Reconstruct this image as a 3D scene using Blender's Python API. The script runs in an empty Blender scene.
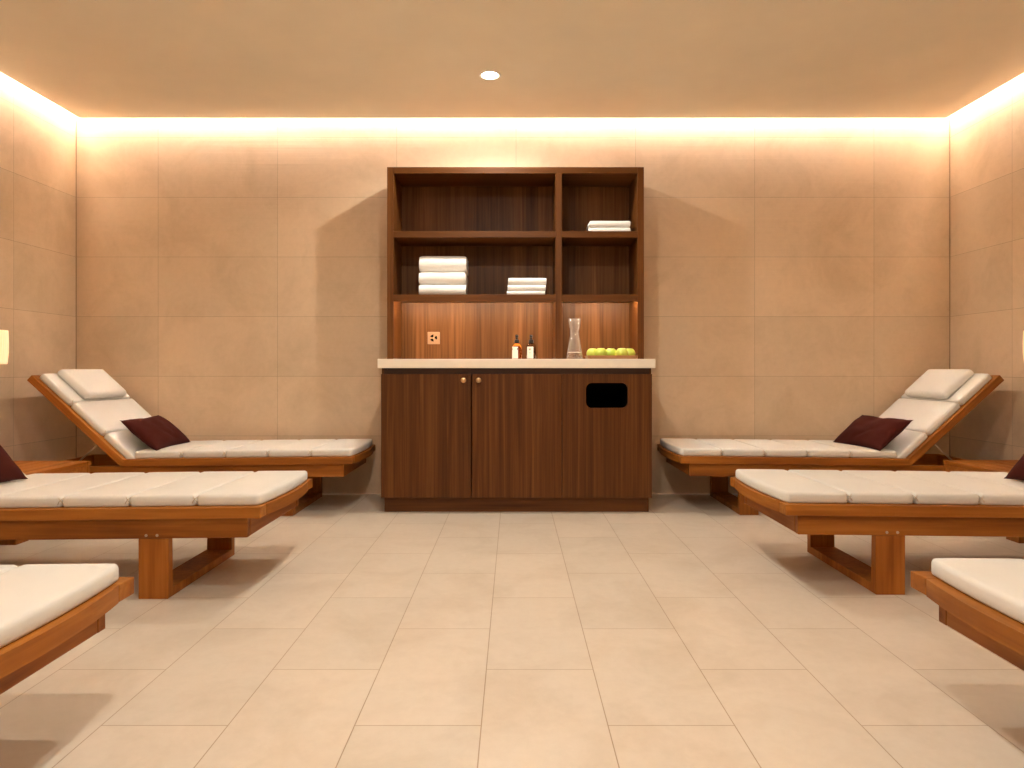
import bpy, bmesh, math, random
from mathutils import Vector, Matrix, noise
PI = math.pi
scene = bpy.context.scene
COL = scene.collection
random.seed(7)

# ------------------------------------------------------------------ materials
def new_mat(name):
    m = bpy.data.materials.new(name); m.use_nodes = True
    nt = m.node_tree; nt.nodes.clear()
    out = nt.nodes.new('ShaderNodeOutputMaterial')
    return m, nt, out

def N(nt, kind, **kw):
    n = nt.nodes.new(kind)
    for k, v in kw.items():
        if k.startswith('i_'):
            n.inputs[k[2:].replace('_', ' ')].default_value = v
        else:
            setattr(n, k, v)
    return n

def bsdf(nt, out, rough=.5, spec=.5, color=None, metal=0):
    b = nt.nodes.new('ShaderNodeBsdfPrincipled')
    b.inputs['Roughness'].default_value = rough
    b.inputs['Specular IOR Level'].default_value = spec
    b.inputs['Metallic'].default_value = metal
    if color: b.inputs['Base Color'].default_value = (*color, 1)
    nt.links.new(b.outputs[0], out.inputs[0])
    return b

def math_node(nt, op, a, b=None, c=None):
    n = nt.nodes.new('ShaderNodeMath'); n.operation = op
    for i, v in enumerate((a, b, c)):
        if v is None: continue
        if isinstance(v, (int, float)): n.inputs[i].default_value = v
        else: nt.links.new(v, n.inputs[i])
    return n.outputs[0]

def mix_col(nt, fac, a, b, blend='MIX'):
    n = nt.nodes.new('ShaderNodeMix'); n.data_type = 'RGBA'; n.blend_type = blend
    for sock, v in ((n.inputs[0], fac), (n.inputs[6], a), (n.inputs[7], b)):
        if isinstance(v, (int, float)): sock.default_value = v
        elif isinstance(v, tuple): sock.default_value = (*v, 1)
        else: nt.links.new(v, sock)
    return n.outputs[2]

def ramp(nt, fac, stops):
    n = nt.nodes.new('ShaderNodeValToRGB')
    e = n.color_ramp.elements
    while len(e) > len(stops): e.remove(e[-1])
    while len(e) < len(stops): e.new(.5)
    for i, (p, c) in enumerate(stops):
        e[i].position = p; e[i].color = (*c, 1)
    nt.links.new(fac, n.inputs[0])
    return n.outputs[0]

def bump(nt, b, height, strength=.2, dist=.01, prev=None):
    n = nt.nodes.new('ShaderNodeBump')
    n.inputs['Strength'].default_value = strength
    n.inputs['Distance'].default_value = dist
    nt.links.new(height, n.inputs['Height'])
    if prev is not None: nt.links.new(prev, n.inputs['Normal'])
    nt.links.new(n.outputs[0], b.inputs['Normal'])
    return n.outputs[0]

def simple(name, color, rough=.5, spec=.5, metal=0, noise_scale=0, bump_s=.1):
    m, nt, out = new_mat(name)
    b = bsdf(nt, out, rough, spec, color, metal)
    if noise_scale:
        tc = N(nt, 'ShaderNodeTexCoord')
        nz = N(nt, 'ShaderNodeTexNoise', i_Scale=noise_scale, i_Detail=4.0)
        nt.links.new(tc.outputs['Object'], nz.inputs['Vector'])
        c = mix_col(nt, nz.outputs[0], tuple(x*.93 for x in color), tuple(min(1, x*1.07) for x in color))
        nt.links.new(c, b.inputs['Base Color'])
        bump(nt, b, nz.outputs[0], bump_s, .004)
    return m

def emit(name, color, strength):
    m, nt, out = new_mat(name)
    e = N(nt, 'ShaderNodeEmission'); e.inputs[0].default_value = (*color, 1); e.inputs[1].default_value = strength
    nt.links.new(e.outputs[0], out.inputs[0])
    return m

def tiles(name, axes, origin, bw, bh, offset, col, var, mortar, groutcol, rough, spec, striation=None, pink=.0, cloud=(.885, .87, .845)):
    """Rectangular stone tiles laid in the plane of the two axes."""
    m, nt, out = new_mat(name)
    b = bsdf(nt, out, rough, spec)
    tc = N(nt, 'ShaderNodeTexCoord'); sep = N(nt, 'ShaderNodeSeparateXYZ')
    nt.links.new(tc.outputs['Object'], sep.inputs[0])
    u = math_node(nt, 'SUBTRACT', sep.outputs[axes[0]], origin[0])
    v = math_node(nt, 'SUBTRACT', sep.outputs[axes[1]], origin[1])
    cmb = N(nt, 'ShaderNodeCombineXYZ'); nt.links.new(u, cmb.inputs[0]); nt.links.new(v, cmb.inputs[1])
    br = N(nt, 'ShaderNodeTexBrick', offset=offset, offset_frequency=2, squash=1.0)
    br.inputs['Scale'].default_value = 1; br.inputs['Mortar Size'].default_value = mortar
    br.inputs['Mortar Smooth'].default_value = .3; br.inputs['Bias'].default_value = 0
    br.inputs['Brick Width'].default_value = bw; br.inputs['Row Height'].default_value = bh
    br.inputs['Color1'].default_value = (*[c*(1-var) for c in col], 1)
    br.inputs['Color2'].default_value = (min(1, col[0]*(1+var)), col[1]*(1+var*(1-pink)), col[2]*(1+var*(1-pink*1.4)), 1)
    br.inputs['Mortar'].default_value = (*groutcol, 1)
    nt.links.new(cmb.outputs[0], br.inputs['Vector'])
    n1 = N(nt, 'ShaderNodeTexNoise', i_Scale=3.2, i_Detail=7.0, i_Roughness=.62, i_Distortion=.6)
    nt.links.new(tc.outputs['Object'], n1.inputs['Vector'])
    cl = ramp(nt, n1.outputs[0], [(.32, cloud), (.55, (1, 1, 1)), (.75, (1.0, .99, .97))])
    c = mix_col(nt, 1.0, br.outputs['Color'], cl, 'MULTIPLY')
    n2 = N(nt, 'ShaderNodeTexNoise', i_Scale=26.0, i_Detail=5.0, i_Roughness=.7)
    nt.links.new(tc.outputs['Object'], n2.inputs['Vector'])
    fine = ramp(nt, n2.outputs[0], [(.3, (.95, .945, .935)), (.6, (1, 1, 1))])
    c = mix_col(nt, 1.0, c, fine, 'MULTIPLY')
    nt.links.new(c, b.inputs['Base Color'])
    inv = math_node(nt, 'SUBTRACT', 1.0, br.outputs['Fac'])
    nrm = bump(nt, b, inv, .35, .0015)
    if striation:
        mp = N(nt, 'ShaderNodeMapping'); nt.links.new(tc.outputs['Object'], mp.inputs[0])
        mp.inputs['Scale'].default_value = striation
        n3 = N(nt, 'ShaderNodeTexNoise', i_Scale=1.0, i_Detail=5.0, i_Roughness=.6)
        nt.links.new(mp.outputs[0], n3.inputs['Vector'])
        bump(nt, b, n3.outputs[0], .20, .004, nrm)
    else:
        bump(nt, b, n2.outputs[0], .04, .004, nrm)
    return m

def wood(name, axis, dark, mid, light, rough=.42, spec=.4, strip=0, strip_axis=0, fine=70, vary=.14, along=1.6, sv=.36):
    """Wood with its grain along one local axis; strip = veneer leaf width."""
    m, nt, out = new_mat(name)
    b = bsdf(nt, out, rough, spec)
    tc = N(nt, 'ShaderNodeTexCoord'); oi = N(nt, 'ShaderNodeObjectInfo')
    sc1 = [fine*.16]*3; sc1[axis] = along*.35
    sc2 = [fine]*3; sc2[axis] = along
    off = N(nt, 'ShaderNodeVectorMath', operation='SCALE'); off.inputs[0].default_value = (13.1, 7.7, 5.3)
    nt.links.new(oi.outputs['Random'], off.inputs['Scale'])
    add = N(nt, 'ShaderNodeVectorMath', operation='ADD')
    nt.links.new(tc.outputs['Object'], add.inputs[0]); nt.links.new(off.outputs[0], add.inputs[1])
    def stretched(sc, detail, dist):
        mp = N(nt, 'ShaderNodeMapping'); mp.inputs['Scale'].default_value = sc
        nt.links.new(add.outputs[0], mp.inputs[0])
        n = N(nt, 'ShaderNodeTexNoise', i_Scale=1.0, i_Detail=detail, i_Roughness=.6, i_Distortion=dist)
        nt.links.new(mp.outputs[0], n.inputs['Vector'])
        return n.outputs[0]
    a = stretched(sc1, 3.0, 1.2); f = stretched(sc2, 4.0, .3)
    s = math_node(nt, 'ADD', math_node(nt, 'MULTIPLY', a, .62), math_node(nt, 'MULTIPLY', f, .38))
    c = ramp(nt, s, [(.34, dark), (.5, mid), (.66, light)])
    r = math_node(nt, 'ADD', math_node(nt, 'MULTIPLY', oi.outputs['Random'], vary*2), 1-vary)
    if strip:
        sep = N(nt, 'ShaderNodeSeparateXYZ'); nt.links.new(tc.outputs['Object'], sep.inputs[0])
        k = math_node(nt, 'FLOOR', math_node(nt, 'DIVIDE', sep.outputs[strip_axis], strip))
        wn = N(nt, 'ShaderNodeTexWhiteNoise', noise_dimensions='1D'); nt.links.new(k, wn.inputs['W'])
        r = math_node(nt, 'MULTIPLY', r, math_node(nt, 'ADD', math_node(nt, 'MULTIPLY', wn.outputs[0], sv), 1-sv*.5))
    cr = N(nt, 'ShaderNodeCombineXYZ')
    for i in range(3): nt.links.new(r, cr.inputs[i])
    c = mix_col(nt, 1.0, c, cr.outputs[0], 'MULTIPLY')
    nt.links.new(c, b.inputs['Base Color'])
    bump(nt, b, f, .06, .002)
    return m

def fabric(name, color, rough=.9, weave=900, mottle=7, bs=.25, sheen=.15):
    m, nt, out = new_mat(name)
    b = bsdf(nt, out, rough, .2)
    b.inputs['Sheen Weight'].default_value = sheen
    tc = N(nt, 'ShaderNodeTexCoord')
    n1 = N(nt, 'ShaderNodeTexNoise', i_Scale=mottle, i_Detail=4.0)
    n2 = N(nt, 'ShaderNodeTexNoise', i_Scale=weave, i_Detail=2.0)
    for n in (n1, n2): nt.links.new(tc.outputs['Object'], n.inputs['Vector'])
    c = mix_col(nt, n1.outputs[0], tuple(x*.95 for x in color), tuple(min(1, x*1.05) for x in color))
    nt.links.new(c, b.inputs['Base Color'])
    nrm = bump(nt, b, n2.outputs[0], bs, .001)
    bump(nt, b, n1.outputs[0], .12, .02, nrm)
    return m

WARM = (1.0, .95, .94)
WALLC = (.67, .515, .355)
wkw = dict(bw=.803, bh=.4015, offset=0.0, col=WALLC, var=.06, mortar=.0014, groutcol=(.40, .30, .205), rough=.55, spec=.35, pink=.25)
M = {}
M['wall_xz'] = tiles('stone_wall_tile_back', (0, 2), (-2.392-.803*9, -.012), striation=(1.2, 1.2, 85), **wkw)
M['wall_yz'] = tiles('stone_wall_tile_side', (1, 2), (4.005-.803*12, -.012), striation=(1.2, 1.2, 85), **wkw)
M['floor'] = tiles('stone_floor_tile', (1, 0), (1.602-.597*10, -.0759-.2985*20), bw=.597, bh=.2985, offset=.5, col=(.66, .595, .50),
                   var=.035, mortar=.0016, groutcol=(.40, .30, .20), rough=.36, spec=.4, pink=.5, cloud=(.90, .88, .85))
M['ceiling'] = simple('painted_plaster', (.84, .75, .60), .85, .2, 0, 3.0, .02)
M['walnut_z'] = wood('walnut_upright_grain', 2, (.062, .018, .0026), (.106, .034, .0058), (.160, .058, .0125), strip=.118, rough=.42, spec=.22, fine=150, sv=.10)
M['walnut_panel'] = wood('walnut_back_panel', 2, (.072, .024, .0050), (.122, .047, .0125), (.180, .076, .0230), strip=.083, rough=.42, spec=.22, fine=100, sv=.6)
M['walnut_x'] = wood('walnut_level_grain', 0, (.066, .020, .0030), (.106, .034, .0058), (.150, .054, .0115), rough=.42, spec=.22)
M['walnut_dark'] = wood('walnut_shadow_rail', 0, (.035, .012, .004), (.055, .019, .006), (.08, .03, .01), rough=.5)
TK = ((.18, .050, .0045), (.30, .098, .0110), (.42, .160, .026))
M['teak_x'] = wood('teak_lengthwise', 0, *TK, fine=46, rough=.48, spec=.25)
M['teak_y'] = wood('teak_crosswise', 1, *TK, fine=46, rough=.48, spec=.25)
M['teak_z'] = wood('teak_upright', 2, *TK, fine=46, rough=.48, spec=.25)
M['stone'] = simple('pale_stone_worktop', (.86, .78, .66), .35, .5, 0, 14.0, .02)
M['canvas'] = fabric('cream_canvas', (.69, .675, .635))
M['cord'] = fabric('cream_cord', (.55, .45, .33))
M['maroon'] = fabric('maroon_cotton', (.056, .0064, .0030), weave=500, mottle=9, sheen=.0)
M['terry'] = fabric('white_terry', (.975, .96, .93), weave=330, mottle=22, bs=.7, sheen=.3)
M['brass'] = simple('brushed_brass', (.74, .50, .26), .3, .5, 1)
M['copper'] = simple('rose_brass_plate', (.46, .27, .155), .42, .5, .55)
M['steel'] = simple('steel_rod', (.60, .52, .43), .35, .5, 1)
M['black'] = simple('black_plastic', (.012, .010, .009), .4, .4)
M['void'] = simple('black_recess_fill', (.003, .0025, .002), .9, .05)
M['label'] = simple('white_paper_label', (.88, .85, .79), .6, .3)
M['ink'] = simple('black_ink', (.03, .025, .02), .7, .2)
M['tray'] = wood('light_wood_tray', 0, (.22, .095, .03), (.36, .17, .06), (.50, .26, .10), fine=120)
M['white'] = simple('white_trim', (.80, .76, .70), .5, .4)
M['led'] = emit('warm_led_tape', WARM, 720)
M['niche_led'] = emit('warm_niche_led', (1.0, .80, .56), 130)
M['lamp_glow'] = emit('downlight_lens', (1.0, .80, .55), 45)

def shade_mat():
    m, nt, out = new_mat('glowing_pleated_shade')
    tc = N(nt, 'ShaderNodeTexCoord'); sep = N(nt, 'ShaderNodeSeparateXYZ'); nt.links.new(tc.outputs['Object'], sep.inputs[0])
    ang = math_node(nt, 'ARCTAN2', sep.outputs[1], sep.outputs[0])
    w = math_node(nt, 'SINE', math_node(nt, 'MULTIPLY', ang, 48.0))
    f = math_node(nt, 'ADD', math_node(nt, 'MULTIPLY', w, .5), .5)
    c = mix_col(nt, f, (1.0, .56, .22), (1.0, .76, .44))
    e = N(nt, 'ShaderNodeEmission'); e.inputs[1].default_value = .72
    nt.links.new(c, e.inputs[0])
    d = N(nt, 'ShaderNodeBsdfDiffuse'); d.inputs[0].default_value = (.75, .62, .42, 1)
    a = N(nt, 'ShaderNodeAddShader'); nt.links.new(e.outputs[0], a.inputs[0]); nt.links.new(d.outputs[0], a.inputs[1])
    nt.links.new(a.outputs[0], out.inputs[0])
    return m
M['shade'] = shade_mat()

def glass_mat(name, color, rough=0, ior=1.45):
    m, nt, out = new_mat(name)
    b = bsdf(nt, out, rough, .5, color)
    b.inputs['Transmission Weight'].default_value = 1; b.inputs['IOR'].default_value = ior
    return m
def thin_glass(name):
    m, nt, out = new_mat(name)
    lw = N(nt, 'ShaderNodeLayerWeight'); lw.inputs[0].default_value = .3
    t = N(nt, 'ShaderNodeBsdfTransparent'); t.inputs[0].default_value = (.985, .98, .97, 1)
    g = N(nt, 'ShaderNodeBsdfGlossy'); g.inputs[0].default_value = (1, 1, 1, 1); g.inputs['Roughness'].default_value = .12
    d = N(nt, 'ShaderNodeBsdfDiffuse'); d.inputs[0].default_value = (.95, .93, .90, 1)  # white diffuse stands in for pale highlights along the glass edges
    m2 = N(nt, 'ShaderNodeMixShader'); m2.inputs[0].default_value = .55
    nt.links.new(g.outputs[0], m2.inputs[1]); nt.links.new(d.outputs[0], m2.inputs[2])
    mx = N(nt, 'ShaderNodeMixShader')
    nt.links.new(math_node(nt, 'ADD', math_node(nt, 'MULTIPLY', lw.outputs['Facing'], .34), .05), mx.inputs[0])
    nt.links.new(t.outputs[0], mx.inputs[1]); nt.links.new(m2.outputs[0], mx.inputs[2]); nt.links.new(mx.outputs[0], out.inputs[0])
    return m
M['glass'] = thin_glass('clear_glass_edge_highlight')
M['water'] = glass_mat('water', (.98, .98, .97), 0, 1.33)
M['amber'] = glass_mat('amber_glass', (.80, .27, .035), .05)
M['brown_glass'] = glass_mat('dark_brown_glass', (.16, .055, .02), .05)

def apple_mat():
    m, nt, out = new_mat('green_apple_skin')
    b = bsdf(nt, out, .32, .5)
    tc = N(nt, 'ShaderNodeTexCoord'); oi = N(nt, 'ShaderNodeObjectInfo')
    n = N(nt, 'ShaderNodeTexNoise', i_Scale=30.0, i_Detail=3.0); nt.links.new(tc.outputs['Object'], n.inputs['Vector'])
    c = mix_col(nt, n.outputs[0], (.42, .60, .045), (.66, .76, .16))
    c = mix_col(nt, math_node(nt, 'MULTIPLY', oi.outputs['Random'], .5), c, (.62, .62, .10))
    nt.links.new(c, b.inputs['Base Color'])
    return m
M['apple'] = apple_mat()
M['twig'] = simple('apple_stem', (.10, .05, .02), .7, .2)

# ------------------------------------------------------------------ mesh helpers
def finish(name, bm, mat, parent=None, smooth=False, loc=None, rot=None):
    bmesh.ops.recalc_face_normals(bm, faces=bm.faces[:])
    me = bpy.data.meshes.new(name); bm.to_mesh(me); bm.free()
    me.materials.append(mat)
    if smooth:
        for p in me.polygons: p.use_smooth = True
        if smooth is not True:
            try: me.set_sharp_from_angle(angle=smooth)
            except Exception: pass
    o = bpy.data.objects.new(name, me); COL.objects.link(o)
    if parent: o.parent = parent
    if loc: o.location = loc
    if rot: o.rotation_euler = rot
    return o

def add_box(bm, x0, x1, y0, y1, z0, z1, bev=.002, seg=1):
    b2 = bmesh.new()
    bmesh.ops.create_cube(b2, size=1)
    for v in b2.verts:
        v.co = Vector((x0+(v.co.x+.5)*(x1-x0), y0+(v.co.y+.5)*(y1-y0), z0+(v.co.z+.5)*(z1-z0)))
    if bev:
        bmesh.ops.bevel(b2, geom=b2.edges[:], offset=bev, segments=seg, affect='EDGES', profile=.5)
    me = bpy.data.meshes.new('tmp'); b2.to_mesh(me); b2.free()
    bm.from_mesh(me); bpy.data.meshes.remove(me)

def box(name, x0, x1, y0, y1, z0, z1, mat, parent=None, bev=.002, seg=1, warp=None):
    bm = bmesh.new(); add_box(bm, x0, x1, y0, y1, z0, z1, bev, seg)
    if warp:
        for v in bm.verts: v.co = warp(v.co)
    return finish(name, bm, mat, parent)

def add_prism(bm, pts, axis, a, b):
    """pts: 2-D outline; extruded along axis from a to b."""
    def P(p, t):
        if axis == 0: return (t, p[0], p[1])
        if axis == 1: return (p[0], t, p[1])
        return (p[0], p[1], t)
    va = [bm.verts.new(P(p, a)) for p in pts]; vb = [bm.verts.new(P(p, b)) for p in pts]
    n = len(pts)
    bm.faces.new(va); bm.faces.new(vb[::-1])
    for i in range(n):
        bm.faces.new((va[i], va[(i+1) % n], vb[(i+1) % n], vb[i]))

def add_lathe(bm, prof, n=32, centre=(0, 0, 0)):
    """prof: (radius, z); radius 0 closes to a point."""
    rings = []
    for r, z in prof:
        if r < 1e-6: rings.append([bm.verts.new((centre[0], centre[1], centre[2]+z))])
        else: rings.append([bm.verts.new((centre[0]+r*math.cos(2*PI*i/n), centre[1]+r*math.sin(2*PI*i/n), centre[2]+z)) for i in range(n)])
    for a, b in zip(rings, rings[1:]):
        for i in range(n):
            j = (i+1) % n
            if len(a) == 1 and len(b) == 1: continue
            if len(a) == 1: bm.faces.new((a[0], b[i], b[j]))
            elif len(b) == 1: bm.faces.new((a[i], b[0], a[j]))
            else: bm.faces.new((a[i], b[i], b[j], a[j]))

def add_tube(bm, pts, r, n=8):
    pts = [Vector(p) for p in pts]; rings = []
    for i, p in enumerate(pts):
        d = (pts[min(i+1, len(pts)-1)]-pts[max(i-1, 0)]).normalized()
        up = Vector((0, 0, 1)) if abs(d.z) < .9 else Vector((1, 0, 0))
        s = d.cross(up).normalized(); t = s.cross(d)
        rings.append([bm.verts.new(p+s*r*math.cos(2*PI*k/n)+t*r*math.sin(2*PI*k/n)) for k in range(n)])
    for a, b in zip(rings, rings[1:]):
        for k in range(n): bm.faces.new((a[k], a[(k+1) % n], b[(k+1) % n], b[k]))
    bm.faces.new(rings[0]); bm.faces.new(rings[-1][::-1])

def thing(name, label, cat, loc=(0, 0, 0), rotz=0, group=None):
    o = bpy.data.objects.new(name, None); COL.objects.link(o)
    o.empty_display_size = .1
    o.location = loc; o.rotation_euler = (0, 0, rotz)
    return tag(o, label, cat, group)

def tag(o, label, cat, group=None):
    o['label'] = label; o['category'] = cat
    if group: o['group'] = group
    return o

def struct(o):
    o['kind'] = 'structure'; return o

def dup(root, loc, rotz, label):
    r = root.copy(); COL.objects.link(r); r.location = loc; r.rotation_euler = (0, 0, rotz); r['label'] = label
    for ch in list(root.children):
        c = ch.copy(); COL.objects.link(c); c.parent = r
        for g in list(ch.children):
            d = g.copy(); COL.objects.link(d); d.parent = c
    return r

# ------------------------------------------------------------------ the room
XL, XR, YB, YF = -2.944, 2.937, 4.577, -2.6
CZ, GAP, TOPZ = 2.503, .072, 2.82
struct(box('floor', XL-.1, XR+.1, YF-.1, YB+.1, -.1, 0, M['floor'], bev=0))
struct(box('wall_back', XL-.1, XR+.1, YB, YB+.1, 0, TOPZ, M['wall_xz'], bev=0))
struct(box('wall_front', XL-.1, XR+.1, YF-.1, YF, 0, TOPZ, M['wall_xz'], bev=0))
struct(box('wall_left', XL-.1, XL, YF, YB, 0, TOPZ, M['wall_yz'], bev=0))
struct(box('wall_right', XR, XR+.1, YF, YB, 0, TOPZ, M['wall_yz'], bev=0))
# suspended plaster ceiling, open along all four walls for the light cove, under the structural slab
bm = bmesh.new()
add_box(bm, XL+GAP, XR-GAP, YF+GAP, YB-GAP, CZ, CZ+.03, 0)
add_box(bm, XL-.1, XR+.1, YF-.1, YB+.1, TOPZ, TOPZ+.08, 0)
struct(finish('ceiling', bm, M['ceiling']))
# LED tape in the cove, fixed to the slab above the gap
LED_W = 22.0                                                 # watts per metre of lensed tape
def led(name, x, y, length, rz):
    """aluminium profile under the slab with lensed LED tape that grazes its wall"""
    o = struct(box(name, -length/2, length/2, -.008, .008, .001, .012, M['white'], None, .001))
    o.location = (x, y, TOPZ-.0125); o.rotation_euler = (0, 0, rz)
    l = bpy.data.lights.new('cove_light', 'AREA'); l.shape = 'RECTANGLE'; l.size = length; l.size_y = .012
    l.energy = LED_W*length; l.color = WARM; l.spread = math.radians(43)
    lo = bpy.data.objects.new('cove_light', l); COL.objects.link(lo)
    lo.location = (x, y, TOPZ-.0135); lo.rotation_euler = (math.radians(21.5), 0, rz)
g = .046
led('trim_1', (XL+XR)/2, YB-g, XR-XL-.02, 0)
led('trim_2', XL+g, (YF+YB)/2, YB-YF-.02, PI/2)
led('trim_3', XR-g, (YF+YB)/2, YB-YF-.02, -PI/2)
led('trim_4', (XL+XR)/2, YF+g, XR-XL-.02, PI)  # unseen strip behind the camera, added for more ambient light
# dark joint in the two far corners
M['joint'] = simple('corner_joint', (.36, .26, .17), .8, .2)
struct(box('trim_5', XL, XL+.005, YB-.005, YB, 0, CZ+.03, M['joint'], bev=0))
struct(box('trim_6', XR-.005, XR, YB-.005, YB, 0, CZ+.03, M['joint'], bev=0))

# ------------------------------------------------------------------ downlights
def downlight(x, y, label, power):
    t = thing('downlight', label, 'ceiling light', (x, y, CZ), 0, 'recessed downlights along the middle of the ceiling')
    bm = bmesh.new()
    add_lathe(bm, [(.047, .0), (.047, -.0015), (.062, -.004), (.064, -.002), (.064, 0)], 40)
    finish('trim_ring', bm, M['white'], t, True)
    bm = bmesh.new()
    add_lathe(bm, [(0, -.002), (.03, -.0018), (.0475, -.0008), (.0475, -.0002), (0, -.0002)], 40)
    finish('lens', bm, M['lamp_glow'], t, True)
    l = bpy.data.lights.new('downlight_beam', 'SPOT')
    l.energy = power; l.color = (1.0, .94, .83); l.spot_size = math.radians(165); l.spot_blend = .45; l.shadow_soft_size = .022
    lo = bpy.data.objects.new('beam', l); COL.objects.link(lo); lo.parent = t; lo.location = (0, 0, -.012)
    return t
DLP = 70
downlight(-.133, 3.85, 'round recessed downlight in the ceiling in front of the shelf unit', DLP*.9)
downlight(-.13, 2.35, 'round recessed downlight in the ceiling between the middle loungers', DLP*.9)
downlight(-.13, .85, 'round recessed downlight in the ceiling between the nearest loungers', DLP)
downlight(-.13, -.65, 'unseen recessed downlight added behind the viewpoint for its light', DLP)  # out of view, added to light the room from behind the camera

# ------------------------------------------------------------------ base cabinet
CF = 3.953                                                   # plane of the doors
cab = thing('storage_cabinet', 'low dark walnut cabinet with two knobbed doors and a black towel slot', 'cabinet', (0, CF, 0))
y0 = 0
def cb(name, x0, x1, ya, yb, z0, z1, m, bev=.0015): return box(name, x0, x1, ya, yb, z0, z1, M[m], cab, bev)
bm = bmesh.new()
yb = YB-CF
add_box(bm, -.770, -.750, .022, yb, .087, .845, .001)
add_box(bm, .785, .805, .022, yb, .087, .845, .001)
add_box(bm, .2715, .2915, .03, yb, .087, .84, .001)
add_box(bm, -.770, .805, .022, yb, .087, .105, .001)
add_box(bm, -.770, .805, yb-.012, yb, .087, .845, .001)
finish('carcass', bm, M['walnut_z'], cab)
cb('toe_kick', -.760, .795, .045, yb-.02, 0, .087, 'walnut_x')
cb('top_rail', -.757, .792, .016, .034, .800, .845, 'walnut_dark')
dz0, dz1 = .091, .811
d1 = cb('door', -.770, -.2475, 0, .02, dz0, dz1, 'walnut_z')
d2 = cb('door', -.2415, .2807, 0, .02, dz0, dz1, 'walnut_z')
def knob(x, parent):
    bm = bmesh.new()
    add_lathe(bm, [(0, .0), (.0055, 0), (.0055, .010), (.011, .014), (.0155, .019), (.0155, .024), (.011, .028), (0, .029)], 24)
    o = finish('knob', bm, M['brass'], parent, True, (x, -.001, .775), (PI/2, 0, 0))
    return o
knob(-.2895, d1); knob(-.2025, d2)
# right-hand front with the rounded slot
bm = bmesh.new()
xa, xb = .2823, .805
def rrect(x0, x1, z0, z1, r, n=8):
    p = []
    for cx, cz, a0 in ((x1-r, z1-r, 0), (x0+r, z1-r, PI/2), (x0+r, z0+r, PI), (x1-r, z0+r, 1.5*PI)):
        for i in range(n+1):
            a = a0+PI/2*i/n; p.append((cx+r*math.cos(a), cz+r*math.sin(a)))
    return p
SX0, SX1, SZ0, SZ1 = (586-513.5)/172, (628-513.5)/172, .84-(408-369)/172, .84-(383-369)/172
outer = [(xa, dz0), (xb, dz0), (xb, dz1), (xa, dz1)]; inner = rrect(SX0, SX1, SZ0, SZ1, .035)
def loop(pts):
    vs = [bm.verts.new((p[0], 0, p[1])) for p in pts]
    return [bm.edges.new((vs[i], vs[(i+1) % len(vs)])) for i in range(len(vs))]
es = loop(outer)+loop(inner)
fill = bmesh.ops.triangle_fill(bm, use_beauty=True, edges=es)
fs = [f for f in fill['geom'] if isinstance(f, bmesh.types.BMFace)]
ex = bmesh.ops.extrude_face_region(bm, geom=fs)
for v in [g for g in ex['geom'] if isinstance(g, bmesh.types.BMVert)]: v.co.y += .02
pan = finish('front_panel', bm, M['walnut_z'], cab)
bm = bmesh.new()                                             # added open black box; its colour supplies the dark inside the slot
ch = rrect(SX0-.012, SX1+.012, SZ0-.012, SZ1+.012, .04)
va = [bm.verts.new((p[0], .0205, p[1])) for p in ch]; vb = [bm.verts.new((p[0]*.98+.012, .30, p[1]-.10)) for p in ch]
for i in range(len(ch)): bm.faces.new((va[i], va[(i+1) % len(ch)], vb[(i+1) % len(ch)], vb[i]))
bm.faces.new(vb)
finish('slot_black_box', bm, M['void'], pan, True)

ct = box('countertop', -.787, .821, 3.93, YB, .845, .898, M['stone'], bev=.003, seg=2)
tag(ct, 'pale stone countertop on the low walnut cabinet', 'countertop')

# ------------------------------------------------------------------ open shelf unit
SF = 4.25
su = thing('shelf_unit', 'dark walnut open shelf unit on the stone countertop', 'shelves', (0, SF, .898))
SD = YB-SF
Z = lambda z: z-.898
def sb(name, x0, x1, ya, yb_, z0, z1, m, bev=.0012): return box(name, x0, x1, ya, yb_, Z(z0), Z(z1), M[m], su, bev)
UX0, UX1, UZ = -.7905, .8155, 2.1025
sb('side_panel', UX0, UX0+.040, 0, SD, .898, UZ, 'walnut_z')
sb('side_panel', UX1-.040, UX1, 0, SD, .898, UZ, 'walnut_z')
sb('top_panel', UX0+.040, UX1-.040, 0, SD, UZ-.040, UZ, 'walnut_x')
sb('back_panel', UX0+.040, UX1-.040, SD-.02, SD, .898, UZ-.040, 'walnut_panel')
DX0, DX1 = .2625, .3025
sb('divider', DX0, DX1, .0, SD-.02, .898, UZ-.040, 'walnut_z')
S1a, S1b, S2a, S2b = 1.662, 1.702, 1.262, 1.306
for xa_, xb_ in ((UX0+.040, DX0), (DX1, UX1-.040)):
    sb('shelf', xa_, xb_, .001, SD-.02, S1a, S1b, 'walnut_x')
    bm = bmesh.new()                                          # lower shelf: thin board with a front lip that hides the light
    add_box(bm, xa_, xb_, .02, SD-.02, Z(S2b-.022), Z(S2b), .001)
    add_box(bm, xa_, xb_, .001, .021, Z(S2a), Z(S2b), .001)
    sh = finish('shelf', bm, M['walnut_x'], su)
    bm = bmesh.new()
    add_box(bm, xa_+.003, xb_-.003, .030, .040, Z(S2b-.030), Z(S2b-.022), .001)
    finish('light_strip', bm, M['niche_led'], sh)

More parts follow.
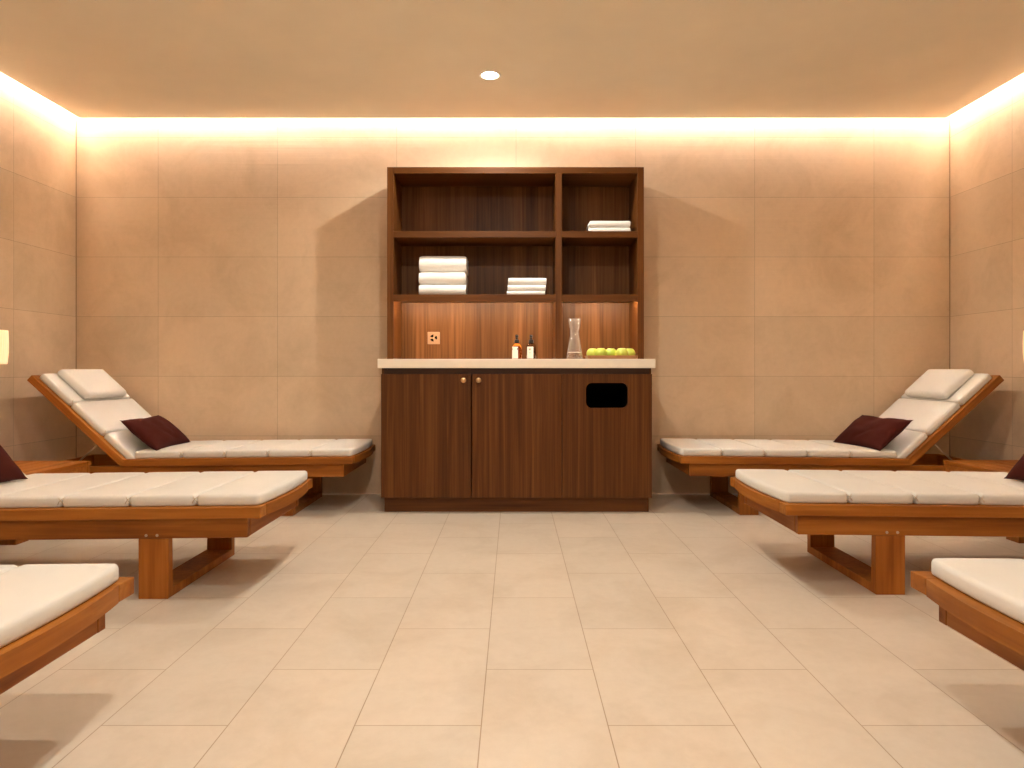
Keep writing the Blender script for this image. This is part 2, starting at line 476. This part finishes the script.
# socket on the niche back
SBY = SF+SD-.02
def at(px, py, y):
    s = 680/y
    return (px-513.5)/s, .84+(369-py)/s
sx, sz = at(433.8, 338.1, SBY)
so = thing('power_socket', 'square copper wall socket on the back of the lit niche', 'socket', (sx, SBY, sz))
bm = bmesh.new(); add_box(bm, -.041, .041, -.009, 0, -.041, .041, .003, 2); finish('face_plate', bm, M['copper'], so)
bm = bmesh.new()
n = 32; ri = [bm.verts.new((.029*math.cos(2*PI*i/n), -.0093, .029*math.sin(2*PI*i/n))) for i in range(n)]
rj = [bm.verts.new((.026*math.cos(2*PI*i/n), -.0125, .026*math.sin(2*PI*i/n))) for i in range(n)]
rk = [bm.verts.new((.023*math.cos(2*PI*i/n), -.0095, .023*math.sin(2*PI*i/n))) for i in range(n)]
for a, b in ((ri, rj), (rj, rk)):
    for i in range(n): bm.faces.new((a[i], a[(i+1) % n], b[(i+1) % n], b[i]))
finish('ring', bm, M['copper'], so, True)
bm = bmesh.new()                                              # dark recess in three lobes around a bright centre
for a in (2.2, 4.1, .15):
    arc = [(.024*math.cos(a+t), .024*math.sin(a+t)) for t in (-.62, -.3, 0, .3, .62)]
    arc += [(.008*math.cos(a+t), .008*math.sin(a+t)) for t in (.4, 0, -.4)]
    add_prism(bm, arc, 1, -.0112, -.0088)
finish('recess', bm, M['void'], so)
bm = bmesh.new(); add_lathe(bm, [(0, 0), (.004, 0), (.004, .002), (0, .003)], 12)
finish('centre_screw', bm, M['brass'], so, True, (0, -.0125, 0), (PI/2, 0, 0))

# ------------------------------------------------------------------ folded towels
def towel_mesh(W, D, H, seed, layers=2):
    """Folded towel: nested U folds with the folds facing the room; open layers show at the ends."""
    bm = bmesh.new(); rnd = random.Random(seed)
    nx = 22; t = H/(2*layers)
    for k in range(layers):
        h = H/2-k*t; th = t*.92
        yo = k*t*.9+.002
        ho, hi = h, max(h-th, .0006)
        prof = []
        nb = 6; na = 8
        for i in range(nb): prof.append((D-(D-ho-yo)*i/nb, ho))
        for i in range(na+1):
            a = PI/2+PI*i/na; prof.append((yo+ho+ho*math.cos(a), ho*math.sin(a)))
        for i in range(1, nb+1): prof.append((yo+ho+(D-ho-yo)*i/nb, -ho))
        for i in range(nb): prof.append((D-(D-ho-yo)*i/nb, -hi))
        for i in range(na+1):
            a = -PI/2-PI*i/na; prof.append((yo+ho+hi*math.cos(a), hi*math.sin(a)))
        for i in range(1, nb+1): prof.append((yo+ho+(D-ho-yo)*i/nb, hi))
        sh = rnd.uniform(-.004, .004)
        rings = []
        for i in range(nx+1):
            u = i/nx; x = (u-.5)*(W-k*.006)+sh
            e = min(u, 1-u)*W
            sq = 1-.10*max(0, 1-e/.02)**2
            ring = []
            for (py, pz) in prof:
                nz = noise.noise(Vector((x*14+seed, py*11, pz*20+seed*3)))
                zz = pz*sq*(1+.0*nz)+(.0016*nz if abs(pz) < H/2-.001 or py < .02 else 0.0009*nz)
                ring.append(bm.verts.new((x+.0022*nz, py+.002*nz, H/2+zz)))
            rings.append(ring)
        m = len(prof)
        for a, b in zip(rings, rings[1:]):
            for j in range(m): bm.faces.new((a[j], a[(j+1) % m], b[(j+1) % m], b[j]))
        bm.faces.new(rings[0]); bm.faces.new(rings[-1][::-1])
    return bm
def stack(px0, px1, floor_z, heights, D, y, labels, name, group, seed, layers):
    x0, x1 = (px0-513.5)*y/680, (px1-513.5)*y/680
    z = floor_z
    for i, (h, lab) in enumerate(zip(heights, labels)):
        rr = random.Random(seed+i)
        W = (x1-x0)*(1-.02*rr.random())
        o = finish(name, towel_mesh(W, D, h, seed+i*3, layers), M['terry'], None, math.radians(50),
                   ((x0+x1)/2+rr.uniform(-.004, .004), y, z), (0, 0, rr.uniform(-.02, .02)))
        tag(o, lab, 'towel', group)
        z += h+.0006
stack(418.6, 465.8, S2b, (.073, .078, .104), .25, 4.30,
      ('thick white folded bath towel at the bottom of the big stack', 'thick white folded bath towel in the middle of the big stack', 'plump white folded bath towel on top of the big stack'),
      'bath_towel', 'bath towels on the middle shelf', 11, 2)
stack(507.8, 546.2, S2b, (.031, .038, .044), .17, 4.31,
      ('thin white hand towel at the bottom of the stack of three beside the divider', 'thin white hand towel in the middle of the stack of three beside the divider', 'thin white hand towel on top of the stack of three beside the divider'),
      'hand_towel', 'hand towels on the middle shelf', 31, 2)
stack(589.8, 631, S1b, (.037, .044), .17, 4.31,
      ('white folded towel, lower of two on the upper right shelf', 'white folded towel, upper of two on the upper right shelf'),
      'hand_towel', 'hand towels on the upper right shelf', 51, 2)

# ------------------------------------------------------------------ things on the counter
CT = .898
def bottle(px, y, glass, label, lab_a0, lab_a1, rot, band):
    x = (px-513.5)*y/680
    t = thing('pump_bottle', label, 'bottle', (x, y, CT), rot, 'pump bottles on the countertop')
    r = .0295
    bm = bmesh.new()
    add_lathe(bm, [(0, 0), (r-.003, 0), (r, .003), (r, .082), (r-.004, .090), (r-.014, .097), (.0125, .100), (.0125, .108), (0, .108)], 36)
    finish('bottle_body', bm, M[glass], t, True)
    bm = bmesh.new()
    add_lathe(bm, [(0, .100), (.0155, .100), (.0155, .118), (.013, .121), (.0065, .122), (.0055, .134), (.0095, .135), (.0095, .149), (.007, .152), (0, .1525)], 24)
    finish('pump_collar', bm, M['black'], t, math.radians(40))
    bm = bmesh.new()
    add_tube(bm, [(0, -.002, .143), (0, -.02, .1435), (0, -.034, .141), (0, -.038, .136)], .0042, 10)
    finish('pump_nozzle', bm, M['black'], t, True)
    def patch(name, a0, a1, z0, z1, m, rr, parent=t):
        bm = bmesh.new(); k = 16
        A = [[bm.verts.new((rad*math.sin(a0+(a1-a0)*i/k), -rad*math.cos(a0+(a1-a0)*i/k), z)) for i in range(k+1)]
             for rad, z in ((rr, z0), (rr, z1), (rr-.0006, z1), (rr-.0006, z0))]
        for q in range(4):
            for i in range(k): bm.faces.new((A[q][i], A[q][i+1], A[(q+1) % 4][i+1], A[(q+1) % 4][i]))
        for i in (0, k): bm.faces.new([A[q][i] for q in range(4)])
        return finish(name, bm, m, parent, math.radians(40))
    lb = patch('paper_label', lab_a0, lab_a1, .006, .078, M['label'], r+.0009)
    c = (lab_a0+lab_a1)/2
    if band:
        patch('print', lab_a0+.02, lab_a0+.22, .060, .068, M['ink'], r+.0013, lb)
        patch('print', lab_a1-.22, lab_a1-.02, .060, .068, M['ink'], r+.0013, lb)
    else:
        patch('print', c-.26, c+.26, .0625, .0655, M['ink'], r+.0013, lb)
        patch('print', c-.12, c+.08, .0575, .0605, M['ink'], r+.0013, lb)
        patch('print', c-.16, c+.16, .0405, .042, M['ink'], r+.0013, lb)
bottle(516.9, 4.17, 'amber', 'amber pump bottle with white label, nearer the socket', -1.25, .22, 0, True)
bottle(531.2, 4.17, 'brown_glass', 'dark brown pump bottle with white label, nearer the carafe', -.98, .42, 0, False)

# carafe
cx, cy = (574.6-513.5)*4.16/680, 4.16
ca = thing('carafe', 'clear glass carafe with a little water on the countertop', 'carafe', (cx, cy, CT))
op = [(0, 0), (.044, 0), (.0495, .003), (.0500, .008), (.0455, .040), (.039, .080), (.032, .120), (.0265, .146), (.0245, .158), (.0242, .166), (.027, .180), (.032, .205), (.0362, .232), (.0385, .250)]
ip = [(r-.0022, z) for r, z in op[3:]][::-1]
ip = [(.0372, .2505)]+ip[1:-1]+[(.0475, .013), (.044, .0095), (0, .009)]
bm = bmesh.new(); add_lathe(bm, op+ip, 48); finish('glass_body', bm, M['glass'], ca, True)
bm = bmesh.new(); add_lathe(bm, [(0, .0088), (.0442, .0093), (.0476, .013), (.0434, .040), (.0430, .045), (0, .045)], 48)
finish('water', bm, M['water'], ca, True)
bm = bmesh.new()
add_lathe(bm, [(.0252, .155), (.0285, .156), (.0290, .160), (.0285, .164), (.0252, .165)], 40)
finish('neck_ring', bm, M['glass'], ca, True)

# tray of apples
tx0, tx1 = (586-513.5)*4.14/680, (636.2-513.5)*4.14/680
tr = thing('serving_tray', 'long low wooden tray holding green apples on the countertop', 'tray', ((tx0+tx1)/2, 4.15, CT))
hw = (tx1-tx0)/2; hd = .090
bm = bmesh.new(); add_box(bm, -hw+.004, hw-.004, -hd+.003, hd-.003, 0, .006, .002); finish('tray_base', bm, M['tray'], tr)
bm = bmesh.new()
rc = .02
o1 = rrect(-hw, hw, -hd, hd, rc); i1 = rrect(-hw+.007, hw-.007, -hd+.007, hd-.007, rc-.007)
def ringv(pts, z, k=1.0): return [bm.verts.new((p[0]*k, p[1]*k, z)) for p in pts]
A = [ringv(o1, .004, .975), ringv(o1, .0235), ringv(i1, .0235), ringv(i1, .004, .975)]
for q in range(4):
    a, b = A[q], A[(q+1) % 4]
    for i in range(len(a)): bm.faces.new((a[i], a[(i+1) % len(a)], b[(i+1) % len(a)], b[i]))
finish('tray_rim', bm, M['tray'], tr)

def apple_bm(seed):
    bm = bmesh.new(); R = .0385
    prof = []
    for i in range(19):
        a = PI*i/18
        r = R*math.sin(a)*(1+.05*math.cos(a))
        z = -R*math.cos(a)*.92
        d = math.exp(-(r/(.30*R))**2)
        z -= .010*d if z > 0 else -.006*d
        prof.append((max(r, 0) if 0 < i < 18 else 0, z+.0350))
    add_lathe(bm, prof, 28)
    for v in bm.verts:
        a = math.atan2(v.co.y, v.co.x)
        k = 1+.022*math.cos(5*a+seed)*(1-(v.co.z/.06))+.03*noise.noise(v.co*22+Vector((seed, 0, 0)))
        v.co.x *= k; v.co.y *= k
    lo = min(v.co.z for v in bm.verts)
    for v in bm.verts: v.co.z -= lo
    return bm
ap0 = thing('apple', '', 'apple', (0, 0, 0), 0, 'green apples in the tray')
finish('fruit', apple_bm(1.3), M['apple'], ap0, True)
bm = bmesh.new(); add_tube(bm, [(0, 0, .056), (.001, .0005, .066), (.004, .001, .075)], .0013, 6); finish('stem', bm, M['twig'], ap0, True)
aps = [(592.6, 4.192, .00, 'green apple at the carafe end of the wooden tray'),
       (600.9, 4.124, .9, 'second green apple from the carafe end of the tray'),
       (610.8, 4.186, 2.1, 'green apple in the centre of the wooden tray'),
       (621.9, 4.120, 3.5, 'second green apple from the wall end of the tray'),
       (629.2, 4.192, 4.4, 'green apple at the far end of the tray from the carafe')]
for i, (px, y, rz, lab) in enumerate(aps):
    loc = ((px-513.5)*y/680, y, CT+.0062)
    if i == 0: ap0.location = loc; ap0['label'] = lab
    else: dup(ap0, loc, rz, lab)

# ------------------------------------------------------------------ lounger (foot end at x = 0, head towards +x)
HW = .322; HINGE = 1.318; SL = math.radians(42.7); TILT = .011
def tl(p):                                                     # the deck rises slightly towards the foot
    return Vector((p[0], p[1], p[2]-TILT*(p[0]-.25)))
GL = 'teak loungers along the side walls'
def build_lounger():
    t = thing('sun_lounger', '', 'lounger', (0, 0, 0), 0, GL)
    B = lambda n, *a, m='teak_x', **k: box(n, *a, M[m], t, k.get('bev', .003), 2, tl)
    for s in (-1, 1):
        ys = sorted((s*HW, s*(HW-.066)))
        B('side_rail', 0, HINGE-.004, ys[0], ys[1], .297, .338)
        ya = sorted((s*(HW-.024), s*(HW-.054)))
        ap = B('side_apron', .055, 1.86, ya[0], ya[1], .222, .297)
        for xx in (.385, .425):
            bm = bmesh.new(); add_lathe(bm, [(0, 0), (.0052, 0), (.0052, .0012), (.0036, .002), (.0018, .0008), (0, .0006)], 14)
            finish('screw', bm, M['steel'], ap, True, tl((xx, s*(HW-.024), .234)), (PI/2 if s < 0 else -PI/2, 0, 0))
    B('foot_apron', .0555, .085, -HW+.0545, HW-.0545, .2225, .2965, m='teak_y')
    B('head_apron', 1.831, 1.8595, -HW+.0545, HW-.0545, .2225, .2965, m='teak_y')
    B('cross_bar', 1.30, 1.345, -HW+.0545, HW-.0545, .235, .294, m='teak_y')
    # bowed foot board
    yi = HW-.0665; k = 24
    pts = [(.0-.024*(1-(y/yi)**2), y) for y in [-yi+2*yi*i/k for i in range(k+1)]]+[(.075, yi), (.075, -yi)]
    bm = bmesh.new(); add_prism(bm, pts, 2, .297, .338)
    for v in bm.verts: v.co = tl(v.co)
    finish('foot_board', bm, M['teak_y'], t)
    # slats under the mattress
    bm = bmesh.new(); x = .083
    while x < HINGE-.06:
        add_box(bm, x, x+.062, -yi, yi, .308, .330, .002); x += .0735
    for v in bm.verts: v.co = tl(v.co)
    finish('deck_slats', bm, M['teak_y'], t)
    # sleds: two posts joined by a runner on the floor
    for xs in (.345, 1.42):
        bm = bmesh.new()
        yo = HW-.026
        top = .2225-TILT*(xs-.15)
        pr = [(-yo, 0), (yo, 0), (yo, top), (yo-.032, top), (yo-.032, .031), (-yo+.032, .031), (-yo+.032, top), (-yo, top)]
        add_prism(bm, pr, 0, xs, xs+.11)
        bmesh.ops.bevel(bm, geom=[e for e in bm.edges if abs(e.verts[0].co.x-e.verts[1].co.x) < 1e-6], offset=.002, segments=1, affect='EDGES')
        finish('sled_leg', bm, M['teak_z'], t)
    # backrest
    h = tl((HINGE, 0, .297))
    L = .724
    bm = bmesh.new(); x = .07
    while x < L-.13:
        add_box(bm, x, x+.062, -yi, yi, .011, .033, .002); x += .0735
    rail = finish('backrest', bm, M['teak_y'], t, False, h, (0, -SL, 0))
    for s in (-1, 1):
        ys = sorted((s*HW, s*(HW-.066)))
        box('side_stile', 0, L, ys[0], ys[1], 0, .041, M['teak_x'], rail, .003, 2)
    box('cross_rail', L-.075, L-.002, -yi, yi, .001, .040, M['teak_y'], rail, .003, 2)
    box('cross_rail', .004, .06, -yi, yi, .001, .040, M['teak_y'], rail, .003, 2)
    # steel support rods
    for s in (-1, 1):
        bm = bmesh.new(); y = s*(HW-.075)
        add_tube(bm, [(HINGE+.150, y, .297+.150*math.tan(SL)+.004-.012), (HINGE+.300, y, .288)], .0048, 10)
        add_tube(bm, [(HINGE+.300, y, .288), (HINGE+.300, y+s*.03, .288)], .0048, 10)
        finish('support_rod', bm, M['steel'], t, True)
    return t

# mattress in the same local frame
MT = .383; MB_ = .3385; MW = .297
def cushion_bm(x0, x1, y0, y1, z0, z1, r=.012, puff=.004, bow=0.0, gap=.0015, seed=0, rp=.018, wr=.0018):
    bm = bmesh.new()
    x0 += gap; x1 -= gap
    def params(a, b, nmid):
        L = b-a; e = [0, .12*r, .35*r, .65*r, r]
        mid = [r+(L-2*r)*i/nmid for i in range(1, nmid)]
        return [a+v for v in e]+[a+v for v in mid]+[b-v for v in e[::-1]]
    xs = params(x0, x1, 10); ys = params(y0, y1, 18)
    def shape(x, y, top):
        dx = min(x-x0, x1-x); dy = min(y-y0, y1-y)
        px, py = x, y
        if dx < rp and dy < rp:                                # rounded plan corners
            ex, ey = rp-dx, rp-dy; q = max(ex, ey); hyp = math.hypot(ex, ey)
            k = q/hyp if hyp > 1e-9 else 1
            ex *= k; ey *= k
            ndx, ndy = rp-ex, rp-ey
            px = x0+ndx if x-x0 < x1-x else x1-ndx
            py = y0+ndy if y-y0 < y1-y else y1-ndy
            d = rp-math.hypot(ex, ey)
        else: d = min(dx, dy)
        rr = r if top else r*.6
        drop = rr-math.sqrt(max(0, rr*rr-(rr-min(d, rr))**2))
        wid = min((x1-x0), (y1-y0))/2
        pf = puff*min(1, (min(dx, dy*1.0)/wid))**.6 if top else 0
        nz = noise.noise(Vector((x*9+seed*7.1, y*8, seed)))*wr
        z = (z1-puff-drop+pf+nz*min(1, d/.03)) if top else z0+drop
        if bow: px -= bow*(1-(y/MW)**2)*max(0, 1-(x-x0)/(x1-x0))
        return (px, py, z)
    T = [[bm.verts.new(shape(x, y, True)) for y in ys] for x in xs]
    Bt = [[bm.verts.new(shape(x, y, False)) for y in ys] for x in xs]
    nx, ny = len(xs), len(ys)
    for i in range(nx-1):
        for j in range(ny-1):
            bm.faces.new((T[i][j], T[i+1][j], T[i+1][j+1], T[i][j+1]))
            bm.faces.new((Bt[i][j], Bt[i][j+1], Bt[i+1][j+1], Bt[i+1][j]))
    edge = [(i, 0) for i in range(nx)]+[(nx-1, j) for j in range(1, ny)]+[(i, ny-1) for i in range(nx-2, -1, -1)]+[(0, j) for j in range(ny-2, 0, -1)]
    m = len(edge)
    for q in range(m):
        a, b = edge[q], edge[(q+1) % m]
        bm.faces.new((T[a[0]][a[1]], Bt[a[0]][a[1]], Bt[b[0]][b[1]], T[b[0]][b[1]]))
    return bm

SEAMS = [.012, .247, .492, .738, .985, 1.256]
def build_mattress():
    t = thing('lounger_mattress', '', 'mattress', (0, 0, 0), 0, 'cream sectioned mattresses on the loungers')
    for i, (a, b) in enumerate(zip(SEAMS, SEAMS[1:])):
        bm = cushion_bm(a, b, -MW, MW, MB_, MT, bow=.021 if i == 0 else 0, seed=i)
        for v in bm.verts: v.co = tl(v.co)
        finish('cushion_section', bm, M['canvas'], t, True)
    def tie(x, y, s, parent, z):
        bm = bmesh.new()
        for q in (-1, 1):
            add_tube(bm, [(x-q*.014, y-s*.010, z+.011), (x-q*.006, y+s*.001, z+.004), (x, y+s*.004, z), (x+q*.007, y+s*.003, z-.010), (x+q*.012, y-s*.001, z-.017)], .0015, 6)
        return finish('tie', bm, M['cord'], parent, True)
    for x in SEAMS[1:-1]:
        for s in (-1, 1):
            z = .366-TILT*(x-.25)
            tie(x, s*(MW-.002), s, t, z)
    # three sections up the backrest, resting on its slats (local frame of the backrest plane)
    h = tl((HINGE, 0, .297)); ca_, sa_ = math.cos(SL), math.sin(SL)
    off = .042
    st = -.052; ln = [.253, .255, .246]
    for i, l in enumerate(ln):
        o = finish('cushion_section', cushion_bm(st, st+l, -MW, MW, off, off+.041, seed=10+i), M['canvas'], t, True, h, (0, -SL, 0))
        if i < 2:
            for s in (-1, 1):
                bm = bmesh.new()
                x, y, z = st+l, s*(MW-.002), off+.028
                for q in (-1, 1):
                    add_tube(bm, [(x-q*.014, y-s*.010, z+.011), (x-q*.006, y+s*.001, z+.004), (x, y+s*.004, z), (x+q*.007, y+s*.003, z-.010), (x+q*.012, y-s*.001, z-.017)], .0015, 6)
                finish('tie', bm, M['cord'], o, True)
        st += l
    hd_ = finish('headrest_cushion', cushion_bm(.455, .690, -.205, .205, off+.0415, off+.094, r=.022, puff=.008, seed=20), M['canvas'], t, True, h, (0, -SL, 0))
    hd_['label'] = 'small cream headrest cushion'
    return t

# maroon pillow, authored lying in its own plane: u across the lounger, v up the backrest
def pillow_bm(W=.46, Hh=.275, T=.052, seed=0):
    bm = bmesh.new(); nu, nv = 34, 24
    def P(u, v, s):
        a, b = 2*u-1, 2*v-1
        x = a*W/2*(1-.10*(1-b*b)*abs(a)**3-.0)
        y = b*Hh/2*(1-.13*(1-a*a)*abs(b)**3)
        e = max(0, (1-abs(a)**2.6))*max(0, (1-abs(b)**2.6))
        h = T*e**.55
        cr = .006*noise.noise(Vector((a*3.1+seed, b*2.7, s*1.5)))*e**.4
        dent = -.012*math.exp(-((a+.05)/.25)**2-((b-.85)/.35)**2)*e**.3
        fold = -.007*math.exp(-((a*.8+b*.6+.35)/.07)**2)*math.exp(-((b+.55)/.4)**2)*e**.4
        return (x, y, s*(h+dent+fold)+cr)
    T_ = {}
    for s in (1, -1):
        for i in range(nu+1):
            for j in range(nv+1):
                bd = i in (0, nu) or j in (0, nv)
                if s == -1 and bd: T_[s, i, j] = T_[1, i, j]
                else:
                    p = P(i/nu, j/nv, s)
                    if bd: p = (p[0], p[1], 0)
                    T_[s, i, j] = bm.verts.new(p)
        for i in range(nu):
            for j in range(nv):
                bm.faces.new((T_[s, i, j], T_[s, i+1, j], T_[s, i+1, j+1], T_[s, i, j+1]))
    return bm
def pillow(x, y, z, side, rz, label, seed, lean=40):
    """side -1: lounger head towards -X; the pillow leans back towards the head."""
    bm = pillow_bm(seed=seed)
    a = math.radians(lean)
    # local x -> across (world y), local y -> up the backrest, local z -> out of it
    up = Vector((side*math.cos(a), 0, math.sin(a))); acr = Vector((0, 1, 0))
    nrm = Vector((-side*math.sin(a), 0, math.cos(a)))
    R = Matrix.Rotation(rz, 3, 'Z')
    for v in bm.verts:
        v.co = R @ (acr*v.co.x+up*v.co.y+nrm*v.co.z)
    o = finish('throw_pillow', bm, M['maroon'], None, True, (x, y, z))
    return tag(o, label, 'pillow', 'maroon pillows on the loungers')

# placements: foot X, centre Y, side, descriptions
ROWS = [(-.914, 4.182, -1, '', 'bl'),
        (.955, 4.205, 1, '', 'br'), (-.916, 2.780, -1, '', 'ml'), (1.003, 2.826, 1, '', 'mr'),
        (-.912, 1.315, -1, '', 'fl'), (.982, 1.362, 1, '', 'fr')]
where = {'bl': 'against the back wall, left of the cabinet', 'br': 'against the back wall, right of the cabinet',
         'ml': 'in the middle of the left row', 'mr': 'in the middle of the right row',
         'fl': 'cut off at the lower left, foot end only', 'fr': 'cut off at the lower right, foot end only'}
L0 = build_lounger(); T0 = build_mattress()
for i, (fx, cy_, side, _, key) in enumerate(ROWS):
    rot = 0 if side > 0 else PI
    ll = 'teak sun lounger '+where[key]
    ml = 'cream mattress on the lounger '+where[key]
    if i == 0:
        for o, lab in ((L0, ll), (T0, ml)):
            o.location = (fx, cy_, 0); o.rotation_euler = (0, 0, rot); o['label'] = lab
    else:
        dup(L0, (fx, cy_, 0), rot, ll); dup(T0, (fx+({'fl': -.004, 'fr': .017}.get(key, 0)), cy_, 0), rot, ml)
pillow(-2.162, 4.130, .457, -1, .04, 'maroon pillow on the back-wall lounger left of the cabinet', 1)
pillow(2.172, 4.135, .458, 1, .14, 'maroon pillow on the back-wall lounger right of the cabinet', 2)
pillow(-2.138, 2.645, .482, -1, .0, 'maroon pillow cut by the left picture edge, on the middle left lounger', 3, 51)
pillow(2.165, 2.655, .482, 1, .0, 'maroon pillow cut by the right picture edge, on the middle right lounger', 4, 51)

# ------------------------------------------------------------------ side tables with lamps
def build_table():
    t = thing('side_table', '', 'table', (0, 0, 0), 0, 'low teak side tables between the loungers')
    hx, hy, H = .27, .29, .325                                  # local: x across to the wall, y along it
    bm = bmesh.new(); k = 7; wslat = (2*hx-.002)/k
    for i in range(k):
        add_box(bm, -hx+i*wslat+.0012, -hx+(i+1)*wslat-.0012, -hy+.03, hy-.03, H-.024, H, .002)
    add_box(bm, -hx, hx, -hy, -hy+.029, H-.024, H, .002)
    add_box(bm, -hx, hx, hy-.029, hy, H-.024, H, .002)
    finish('tabletop', bm, M['teak_y'], t)
    bm = bmesh.new()
    for s in (-1, 1):
        add_box(bm, -hx+.004, hx-.004, *sorted((s*(hy-.004), s*(hy-.03))), H-.085, H-.0245, .002)
        add_box(bm, *sorted((s*(hx-.004), s*(hx-.03))), -hy+.0305, hy-.0305, H-.085, H-.0245, .002)
    finish('apron', bm, M['teak_x'], t)
    for s in (-1, 1):
        bm = bmesh.new()
        pr = [(-hx+.004, 0), (hx-.004, 0), (hx-.004, H-.0855), (hx-.054, H-.0855), (hx-.054, .03), (-hx+.054, .03), (-hx+.054, H-.0855), (-hx+.004, H-.0855)]
        add_prism(bm, pr, 1, s*(hy-.004), s*(hy-.09))
        finish('sled_leg', bm, M['teak_z'], t)
    return t
tb = build_table(); tb.location = (-2.64, 3.53, 0); tb['label'] = 'low slatted teak side table by the left wall'
dup(tb, (2.70, 3.56, 0), 0, 'low slatted teak side table by the right wall')

def build_lamp():
    t = thing('table_lamp', '', 'lamp', (0, 0, .325), 0, 'pleated table lamps on the side tables')
    bm = bmesh.new(); add_lathe(bm, [(0, 0), (.075, 0), (.075, .010), (.06, .016), (.012, .020), (0, .020)], 36); finish('base', bm, M['brass'], t, math.radians(40))
    bm = bmesh.new(); add_lathe(bm, [(0, .018), (.008, .018), (.008, .62), (0, .62)], 16); finish('stem', bm, M['brass'], t, math.radians(40))
    bm = bmesh.new(); n = 144; rows = []
    for z, r in ((.540, .0935), (.55, .0955), (.60, .100), (.65, .1005), (.70, .0985), (.711, .098)):
        rows.append([bm.verts.new(((r+.0016*math.sin(48*2*PI*i/n))*math.cos(2*PI*i/n), (r+.0016*math.sin(48*2*PI*i/n))*math.sin(2*PI*i/n), z)) for i in range(n)])
    for a, b in zip(rows, rows[1:]):
        for i in range(n): bm.faces.new((a[i], a[(i+1) % n], b[(i+1) % n], b[i]))
    o = finish('lamp_shade', bm, M['shade'], t, True)
    md = o.modifiers.new('thickness', 'SOLIDIFY'); md.thickness = .002
    bm = bmesh.new()
    for k in range(3):
        a = 2*PI*k/3; add_tube(bm, [(0, 0, .618), (.099*math.cos(a), .099*math.sin(a), .63)], .002, 6)
    finish('spider', bm, M['brass'], t, True)
    return t
lp = build_lamp(); lp.location = (-2.664, 3.42, .325); lp['label'] = 'glowing pleated lamp on the left side table'
dup(lp, (2.688, 3.42, .325), 0, 'glowing pleated lamp on the right side table')

# ------------------------------------------------------------------ camera and view
cam = bpy.data.cameras.new('camera'); co = bpy.data.objects.new('camera', cam); COL.objects.link(co)
co.location = (0, 0, .84); co.rotation_euler = (PI/2, 0, 0)
cam.sensor_width = 36; cam.lens = 680/1024*36
cam.shift_x = -1.5/1024; cam.shift_y = -15/1024
cam.clip_start = .02
scene.camera = co
wd = bpy.data.worlds.new('world'); scene.world = wd; wd.use_nodes = True
wd.node_tree.nodes['Background'].inputs[0].default_value = (0, 0, 0, 1)
vs = scene.view_settings
vs.view_transform = 'Standard'; vs.look = 'None'; vs.gamma = 1; vs.use_curve_mapping = False
vs.exposure = 0.12
scene.cycles.max_bounces = 10; scene.cycles.diffuse_bounces = 6; scene.cycles.transmission_bounces = 10
scene.cycles.use_denoising = True
scene.cycles.sample_clamp_indirect = 0
